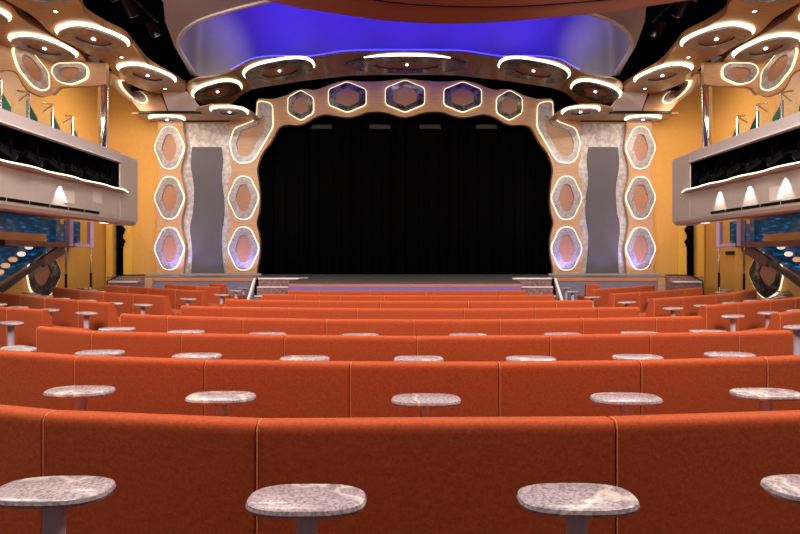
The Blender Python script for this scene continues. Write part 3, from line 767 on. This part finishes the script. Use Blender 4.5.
    def beam(p, q, h0, h1):
        m_ = [(s*8.95, p.y, p.z+h1), (s*8.95, q.y, q.z+h1), (s*8.95, q.y, q.z-h0), (s*8.95, p.y, p.z-h0)]
        return prism(m_, (-s*.08, 0, 0))
    mk('handrail', *beam(a, b, .09, .04), M['rail'], hr)
    mk('end_panel', *beam(b, c2, .20, .06), M['wood_dark'], hr)
    for i, (u, v, mt, wd) in enumerate(((30, 247, 'white_disc', 'first and whitest'), (22.5, 254, 'white_disc', 'second'), (14, 259.5, 'amber_disc', 'third'), (6.5, 265.5, 'amber_disc', 'fourth'), (0.5, 272, 'amber_disc', 'fifth'))):
        p = atX(u, v, -9.17)
        pp = [(s*9.18, p.y+.13*math.cos(k*.314), p.z+.06*math.sin(k*.314)) for k in range(20)]
        dk = mk('oval_lamp', *prism(pp, (s*.03, 0, 0)), M[mt]); tag(dk, f'small lit oval lamp above the {sd} stair rail, {wd} down the slope', 'lamp', f'oval lamps over the {sd} stairs')
    bo = thing('glass_booth', (s*8.8, 13.2, CZ+.25), f'lavender-framed glass booth hanging under the {sd} balcony', 'booth')
    xi, xo = s*8.55, s*9.25
    bx = lambda x0, x1, *r: box(min(x0, x1), max(x0, x1), *r)
    mk('floor_slab', *bx(xi, xo, 11.4, 13.8, CZ+.27, CZ+.39), M['wood_dark'], bo)
    mk('floor_slab', *bx(xi, xo, 13.8, 14.65, CZ+.30, CZ+.38), M['purple'], bo)
    for y in (13.65, 14.55):
        mk('post', *bx(xi-s*.02, xi+s*.07, y-.10, y+.06, CZ+.30, CZ+.98), M['purple'], bo)
    mk('pane', *bx(xi+s*.25, xi+s*.27, 11.4, 13.6, CZ+.4, CZ+.98), M['teal'], bo)
    mk('pane', *bx(xi+s*.25, xi+s*.27, 13.78, 14.45, CZ+.4, CZ+.98), M['teal'], bo)
    mk('amber_panel', *bx(xi+s*.20, xi+s*.23, 11.45, 13.0, CZ+.40, CZ+.58), M['panel_warm'], bo)
    for u, w in ((66, 'nearer'), (91, 'farther')):
        p = atX(u, 0, -8.75)
        po = thing('rail_post', (s*8.75, p.y, 0), f'thin chrome post under the {sd} glass booth, {w} one', 'post', f'chrome posts under the {sd} booth')
        mk('shaft', *tube((s*8.75, p.y, 0), (s*8.75, p.y, CZ+.27), .022, 10), M['chrome'], po)
        mk('collar', *tube((s*8.75, p.y, .7), (s*8.75, p.y, 1.1), .03, 10), M['black_gloss'], po)
    # big hexagon on the side wall
    kx = 9.27
    o_ = [(41, 250), (54, 257), (61, 273), (52, 293), (42, 301), (29, 292), (25, 272), (30, 257)]
    pr = [atX(u, v, -kx) for u, v in o_]; oc_ = Vector((-kx, 13.45, CZ-.33))
    frh = Frame((s*kx, oc_.y, oc_.z), (0, 1, 0), (0, 0, 1), (-s, 0, 0))
    hexlight(frh, [(p.y-oc_.y, p.z-oc_.z) for p in pr], f'large dark hexagonal light low on the {sd} wall beside the stairs', 'low wall hexagons', .15, 'dark_ring', .52, .05, lift=.03)
# small dark sign on the right wall
p = atX(2*U0-730, 253, -9.28)
sg = mk('wall_plaque', *box(9.26, 9.29, p.y-.19, p.y+.19, p.z-.05, p.z+.05), M['black_gloss']); tag(sg, 'small black plaque on the amber wall under the right glass booth', 'sign')
# stage lights in the black voids
for sd, s in (('left', -1), ('right', 1)):
    pb = mk('void_pipe', *tube((s*5.7, 8.5, CZ+5.45), (s*5.7, 12.3, CZ+5.45), .03, 10), M['black_gloss']); tag(pb, f'black rigging pipe in the {sd} ceiling void', 'pipe')
    for i, y in enumerate((9.6, 10.3, 11.0, 12.0)):
        c = Vector((s*5.7, y, CZ+5.2))
        t = thing('void_spotlight', c, f'black spotlight hanging in the {sd} ceiling void, {("farthest from the stage","second from the near end","third from the near end","nearest the stage")[i]}', 'stage light', f'spotlights in the {sd} void')
        dn = Vector((-s*.1, .7, -.5)).normalized()
        cn = mk('can', *tube(c-dn*.18, c+dn*.18, .10, 14, .12), M['black_gloss'], t)
        mk('lens', *tube(c+dn*.178, c+dn*.2, .10, 14), M['steel'], cn)
        mk('hanger', *tube(c+Vector((0, 0, .08)), c+Vector((0, 0, .23)), .02, 8), M['black'], t)
for i, (x, w) in enumerate(((-2.35, 'left'), (1.95, 'right'), (-.3, 'middle'))):
    c = Vector((x, 16.02, CZ+5.6))
    t = thing('canopy_spotlight', c, f'dark round spotlight in the gap between canopy and arch, {w} one', 'stage light', 'spotlights over the arch')
    mk('can', *tube(c+Vector((0, .12, .1)), c+Vector((0, -.12, -.1)), .12, 14), M['black_gloss'], t)
    mk('hanger', *tube(c+Vector((0, .05, .08)), Vector((x, 16.07, CZ+6.3)), .02, 8), M['black'], t)

for u, w in ((322, 'leftmost'), (380, 'second from left'), (430, 'second from right'), (486, 'rightmost')):
    c = atD(u, 128, 16.95)
    t = thing('border_light', c, f'dim box-shaped border light under the arch in front of the black curtain, {w}', 'stage light', 'border lights over the stage')
    mk('housing', *box(c.x-.33, c.x+.33, 16.87, 17.05, c.z-.05, c.z+.09), M['black_gloss'], t)
    mk('filter', *box(c.x-.31, c.x+.31, 16.85, 16.868, c.z-.035, c.z+.06), M['filter'], t)
    mk('hanger', *tube((c.x, 16.96, c.z+.09), (c.x, 16.96, CZ+6.3), .02, 8), M['black'], t)

# ------------------------------------------------------------------ banquettes
HB = .664; ZT = CZ-HB
def plan_b(u, v):
    D = HB*F/(v-V0); return V2((u-U0)/F*D, D)
def bench(a, b, ma, mb, label, group):
    """a, b: plan positions of the two ends of the back's top edge (left to right seen from behind); ma, mb: mitre directions"""
    d = (b-a); L = d.length; d.normalize()
    mid = (a+b)/2
    t = thing('banquette_sofa', (mid.x, mid.y, 0), label, 'sofa', group)
    def ext(prof, g):
        pa, pb = a+d*g, b-d*g; n_ = len(prof)
        vs = [(p.x+m_.x*q, p.y+m_.y*q, z) for p, m_ in ((pa, ma), (pb, mb)) for q, z in prof]
        fs = [tuple(range(n_)), tuple(range(2*n_-1, n_-1, -1))]+[(i, (i+1) % n_, n_+(i+1) % n_, n_+i) for i in range(n_)]
        return vs, fs
    zt = ZT
    back = [(0, .10), (0, .13), (0, zt-.05), (0, zt-.030), (.003, zt-.018), (.009, zt-.008), (.018, zt-.002), (.028, zt), (.038, zt), (.070, zt), (.080, zt-.002), (.090, zt-.009), (.097, zt-.020), (.101, zt-.035), (.106, zt-.06), (.188, .46), (.20, .40), (.20, .10)]
    bk = mk('backrest', *ext(back, .0012), M['velvet'], t, smooth=True, bevel=.009, segs=2)
    bk.modifiers['bevel'].angle_limit = math.radians(60); bk.modifiers['bevel'].harden_normals = True
    seat = [(.205, .28), (.66, .28), (.69, .31), (.69, .50), (.66, .53), (.205, .53)]
    mk('seat', *ext(seat, .008), M['velvet'], t, bevel=.012)
    mk('plinth', *ext([(.05, 0), (.60, 0), (.60, .275), (.21, .275), (.21, .095), (.05, .095)], .02), M['black'], t)
    pp = [(a.x+d.x*.006+ma.x*q, a.y+d.y*.006+ma.y*q, z) for q, z in [(-.001, .12), (-.001, zt-.03), (.008, zt-.008), (.028, zt+.001), (.064, zt+.001)]]
    mk('piping', *polytube(pp, .0023, 6), M['piping'], t)
    return t
def row_of(P, lab):
    k = len(P); ns = []
    for i in range(k-1):
        d = (P[i+1]-P[i]).normalized(); ns.append(V2(-d.y, d.x))
    for i in range(k-1):
        def mit(j):
            if j == 0: return ns[0]
            if j == k-1: return ns[-1]
            m_ = (ns[j-1]+ns[j]).normalized(); return m_/max(.5, m_.dot(ns[j]))
        bench(P[i], P[i+1], mit(i), mit(i+1), *lab(i))
ords = ['first', 'second', 'third', 'fourth', 'fifth', 'sixth', 'seventh', 'eighth', 'ninth']
rown = ['nearest', 'second', 'third', 'fourth', 'fifth', 'sixth', 'seventh', 'eighth']
centre = [
    [(-150, 396), (42, 414.5), (255.5, 423.5), (616, 421.5), (930, 411)],
    [(-14, 351), (74, 357), (204, 361.2), (349.5, 363.3), (499, 363.6), (641, 362), (767, 358.5), (832, 355.8)],
    [(36, 327), (91, 332), (181, 334), (284, 335.8), (417, 337), (550, 336), (650, 334.2), (738.6, 332.6), (793, 331)],
    [(120, 314), (167, 316), (242.4, 318.2), (325.5, 319.6), (413.5, 320), (500, 319.9), (583, 318.8), (656, 317.5), (703, 316.4)],
    [(180.5, 306), (222.5, 307), (287.4, 307.9), (357, 308.6), (464, 308.9), (535, 308.5), (598, 307.8), (639.6, 307.3)],
    [(225, 299.4), (263.4, 300), (318.5, 300.8), (380, 301.1), (468, 301.2), (556, 300.8), (593, 300.3)],
    [(261.6, 294.2), (295, 294.7), (340, 295.2), (384, 295.4), (431, 295.5), (500, 295.2), (554.5, 294.7)],
    [(288, 290.3), (319, 290.6), (370, 290.8), (426, 290.8), (496, 290.6), (525.6, 290.3)],
]
for r, row in enumerate(centre):
    P = [plan_b(*q) for q in row]
    def lab(i):
        rn = 'nearest row' if r == 0 else f'{rown[r]} row from the viewer'
        if r == 7: rn = 'centre row closest to the stage'
        pos = f'{ords[i]} section from the left' if i < len(P)-2 else 'rightmost section'
        if r == 7: pos = pos.replace('the left', 'left'); return f'orange sofa back in the {rn}, {pos}', f'orange sofas in the centre block, {rown[r]} row'
        return f'orange velvet sofa back in the {rn}, {pos}', f'orange sofas in the centre block, {rown[r]} row'
    row_of(P, lab)
left_rows = [
    [(-46, 303.0), (6.6, 307.8), (42, 310)],
    [(-8, 292), (20, 294.6), (44.6, 297.6), (78, 300.5), (108.5, 303)],
    [(52.5, 287), (81, 290.3), (103, 292.4), (133, 294), (164, 296)],
    [(106, 285), (127.5, 286.6), (148, 287.8), (175, 289.4), (201.5, 291)],
    [(164, 283.6), (176.5, 285), (197, 286.2), (220, 286.8)],
    [(209, 283.2), (223, 284)],
]
right_rows = [
    [(780, 313.5), (800, 311), (846, 305.5)],
    [(706.4, 306), (737.8, 303), (770.5, 300.3), (795.5, 298), (818, 294.5)],
    [(654, 299), (683, 297), (716, 294.8), (733, 293), (757, 289)],
    [(614, 294), (639.5, 292.3), (665, 290.8), (685, 289), (703, 287.5)],
    [(594, 289.5), (615, 288), (638, 286.5), (655.5, 285)],
    [(586, 284.2), (600, 284.2)],
]
for sd, rows in (('left', left_rows), ('right', right_rows)):
    for r, row in enumerate(rows):
        P = [plan_b(*q) for q in row]
        def lab(i):
            rn = 'row nearest the stage' if r == 5 else ('nearest row' if r == 0 else f'{rown[r]} row from the viewer')
            k = (len(P)-2-i) if sd == 'left' else i
            pos = 'section at the aisle' if k == 0 else f'{ords[k]} section from the aisle'
            if len(P) == 2: pos = 'a short single piece'
            return f'orange sofa, {sd} side block, {rn}, {pos}', f'orange sofas in the {sd} side block'
        row_of(P, lab)

# ------------------------------------------------------------------ cocktail tables
HT = .79; ZTAB = CZ-HT
def table_proto():
    t = thing('cocktail_table', (0, 0, 0), '', 'table')
    pr = []
    N = 40
    def so(k, z):
        o = []
        for i in range(N):
            th = 2*math.pi*i/N; c, s_ = math.cos(th), math.sin(th); p = 2.7
            o.append(Vector((math.copysign(abs(c)**(2/p), c)*(.198-k), math.copysign(abs(s_)**(2/p), s_)*(.106-k), z)))
        return o
    rings = [so(.02, ZTAB-.034), so(.006, ZTAB-.03), so(0, ZTAB-.018), so(.004, ZTAB-.006), so(.014, ZTAB)]
    vs = [v for r in rings for v in r]; fs = []
    for j in range(4):
        for i in range(N): fs.append((j*N+i, j*N+(i+1) % N, (j+1)*N+(i+1) % N, (j+1)*N+i))
    fs += [tuple(range(N)), tuple(4*N+i for i in range(N))]
    top = mk('table_top', vs, fs, M['granite'], t, smooth=True)
    top.modifiers.new('edge', 'EDGE_SPLIT').split_angle = math.radians(40)
    mk('pole', *tube((0, 0, .02), (0, 0, ZTAB-.034), .035, 20), M['pole'], t, smooth=False)
    mk('base', *lathe((0, 0, 0), [(.115, 0), (.115, .012), (.05, .03), (.04, .04)], 28), M['steel'], t)
    return t
P0 = table_proto()
used = [False]
def table(u, v, label, group, rz=0):
    D = HT*F/(v-V0); x = (u-U0)/F*D
    if not used[0]:
        used[0] = True; r = P0
    else:
        r = P0.copy(); COL.objects.link(r)
        for ch in list(P0.children):
            c = ch.copy(); COL.objects.link(c); c.parent = r
    r.location = (x, D, 0); r.rotation_euler = (0, 0, rz)
    tag(r, label, 'table', group)
trow = [
    [(54, 486.5), (307, 495.5), (577, 494.5), (824, 485)],
    [(80, 389), (221, 395), (426, 397.4), (626, 396.4), (766, 391.5)],
    [(100, 351.5), (197, 354.6), (304.7, 357.3), (418.7, 357.6), (531, 357.6), (637.5, 356), (729.7, 353.5)],
    [(117, 328), (186, 331), (267, 333.3), (360, 334.3), (468, 334.3), (563, 333.6), (640, 332.3), (708.6, 330.7)],
]
for r, row in enumerate(trow):
    for i, (u, v) in enumerate(row):
        rn = f'behind the {rown[r]} centre row of sofas'
        last = i == len(row)-1
        D = HT*F/(v-V0)
        table(u, v, f'small granite-topped cocktail table {rn}, ' + ('rightmost' if last else 'leftmost' if i == 0 else f'{ords[i]} from the left'), f'cocktail tables behind the {rown[r]} centre row', -.04*math.atan2((u-U0)/F*D, 3))
for sd, lst in (('left', [(18.5, 347.5), (11, 322), (-2, 303.5), (49, 309.2), (86.5, 312.3), (18.4, 306.6), (61.7, 298), (88, 300), (114, 302.6), (143, 304.2), (188, 298.4), (221.6, 294.4), (236, 290.3), (244, 287.6), (46, 295.6), (29, 292.6), (34, 294.4), (83, 287.6), (91, 289.6), (99, 291.2)]),
                ('right', [(797, 326), (733, 315.3), (768, 312), (797, 310), (673, 307.6), (703, 305), (731, 302.3), (752, 300.3), (769, 298.3), (779.5, 296.5), (627, 301.6), (656, 299), (592, 296.6), (572.5, 291.2), (566, 287.5), (785, 293.2), (783, 291), (722, 291.8), (727.5, 289.4)])):
    srt = sorted(lst, key=lambda q: -q[1])
    words = ['nearest', 'second', 'third', 'fourth', 'fifth', 'sixth', 'seventh', 'eighth', 'ninth', 'tenth', 'eleventh', 'twelfth', 'thirteenth', 'fourteenth', 'fifteenth', 'sixteenth', 'seventeenth', 'eighteenth', 'nineteenth', 'twentieth']
    for i, (u, v) in enumerate(srt):
        w = 'nearest to the viewer' if i == 0 else f'{words[i]} one counting from the viewer'
        table(u, v, f'cocktail table among the {sd} side block of sofas, {w}', f'cocktail tables in the {sd} side block', (-.55 if sd == 'left' else .55))

# ------------------------------------------------------------------ lights
def aim(o, target):
    o.rotation_euler = (Vector(target)-o.location).to_track_quat('-Z', 'Y').to_euler()
def area(loc, target, size, power, col=(1, .86, .70), sy=None):
    l = bpy.data.lights.new('house_and_fill_light', 'AREA'); l.energy = power; l.color = col; l.size = size
    if sy: l.shape = 'RECTANGLE'; l.size_y = sy
    o = bpy.data.objects.new('house_and_fill_light', l); COL.objects.link(o); o.location = loc; aim(o, target); return o
def spot(loc, target, power, ang, col=(1, .86, .70), blend=.5, r=.05):
    l = bpy.data.lights.new('spot_lamp', 'SPOT'); l.energy = power; l.color = col; l.spot_size = math.radians(ang); l.spot_blend = blend; l.shadow_soft_size = r
    o = bpy.data.objects.new('spot_lamp', l); COL.objects.link(o); o.location = loc; aim(o, target); return o
WARM = (1, .88, .74)
for s in (-1, 1):
    area((s*3, 1.5, CZ+4.3), (s*2.4, 4, 0), 1.6, 250, WARM)
    area((s*5.6, 4.0, CZ+4.3), (s*4.6, 8.5, 0), 1.6, 260, WARM)
    area((s*2.2, 5.0, CZ+4.3), (s*1.8, 7, 0), 1.6, 90, WARM)
    area((s*3.6, 8.0, CZ+4.4), (s*3.2, 11, 0), 1.6, 205, WARM)
for s in (-1, 1):
    spot((s*5.65, 11.3, CZ+5.05), (s*6.0, 16.3, CZ+1.3), 620, 58, WARM, .7)
    spot((s*5.65, 12.0, CZ+5.05), (s*3.0, 16.3, CZ+4.2), 160, 50, WARM, .8)
    # unseen washers added to brighten gallery and walls (they face away from the house)
    area((s*7.9, 9.2, CZ+4.5), (s*9.3, 9.6, CZ+2.8), .5, 40, (1, .84, .66), 2.4)
    area((s*7.6, 14.2, CZ+4.35), (s*9.3, 13.9, CZ+2.8), .5, 46, (1, .84, .66), 1.6)
    area((s*7.6, 14.6, CZ+3.9), (s*8.4, 16.5, CZ+2.2), .5, 28, (1, .84, .66), 1.4)
    area((s*6.8, 12.0, CZ+.72), (s*9.3, 13.2, CZ-.3),   .3, 19, (1, .84, .66), 1.6)
    area((s*7.2, 14.2, CZ+.75), (s*8.2, 16.5, CZ+.2), .3, 16, (1, .84, .66), 1.2)
    # added warm wash for the steps, then violet uplights at the stage edge
    spot((s*5.8, 10.4, CZ+4.66), (s*3.2, 13.4, .9), 420, 56, WARM, .8)
    for x, e in ((4.9, 75), (6.1, 22), (7.05, 75)):
        spot((s*x, 15.5, SH+.08), (s*x, 16.4, SH+1.0), e, 80, (.42, .34, 1), .7, .03)
    # vault blue
    for x in (.7, 2.1, 3.4):
        spot((s*x, 10.5, CZ+5.15), (s*x*1.15, 14.4, CZ+6.7), 850, 56, (.05, .02, 1), 1.0, .08)
    spot((s*3.4, 10.8, CZ+5.2), (s*5.4, 14.0, CZ+5.5), 260, 46, (1, .88, .9), .8)
for y in (10.04,):
    spot((-(BX-.09), y, CZ+1.47), (-(BX+.06), y, CZ+.6), 38, 56, (1, .93, .85), .35, .015)
for y in (9.1, 10.04, 11.0):
    spot(((BX-.09), y, CZ+1.47), ((BX+.06), y, CZ+.6), 38, 56, (1, .93, .85), .35, .015)

w = bpy.data.worlds.new('world'); S.world = w; w.use_nodes = True
w.node_tree.nodes['Background'].inputs[0].default_value = (1, .85, .72, 1)
w.node_tree.nodes['Background'].inputs[1].default_value = .10

# ------------------------------------------------------------------ camera
cam = bpy.data.cameras.new('camera'); cam.sensor_width = 36; cam.lens = F/800*36
cam.shift_x = -5/800; cam.shift_y = -9/800; cam.clip_start = .05
co = bpy.data.objects.new('camera', cam); COL.objects.link(co)
co.location = (0, 0, CZ); co.rotation_euler = (math.pi/2, 0, 0)
S.camera = co
vs_ = S.view_settings
vs_.view_transform = 'Standard'; vs_.look = 'None'; vs_.gamma = 1; vs_.use_curve_mapping = False
vs_.exposure = 0.0
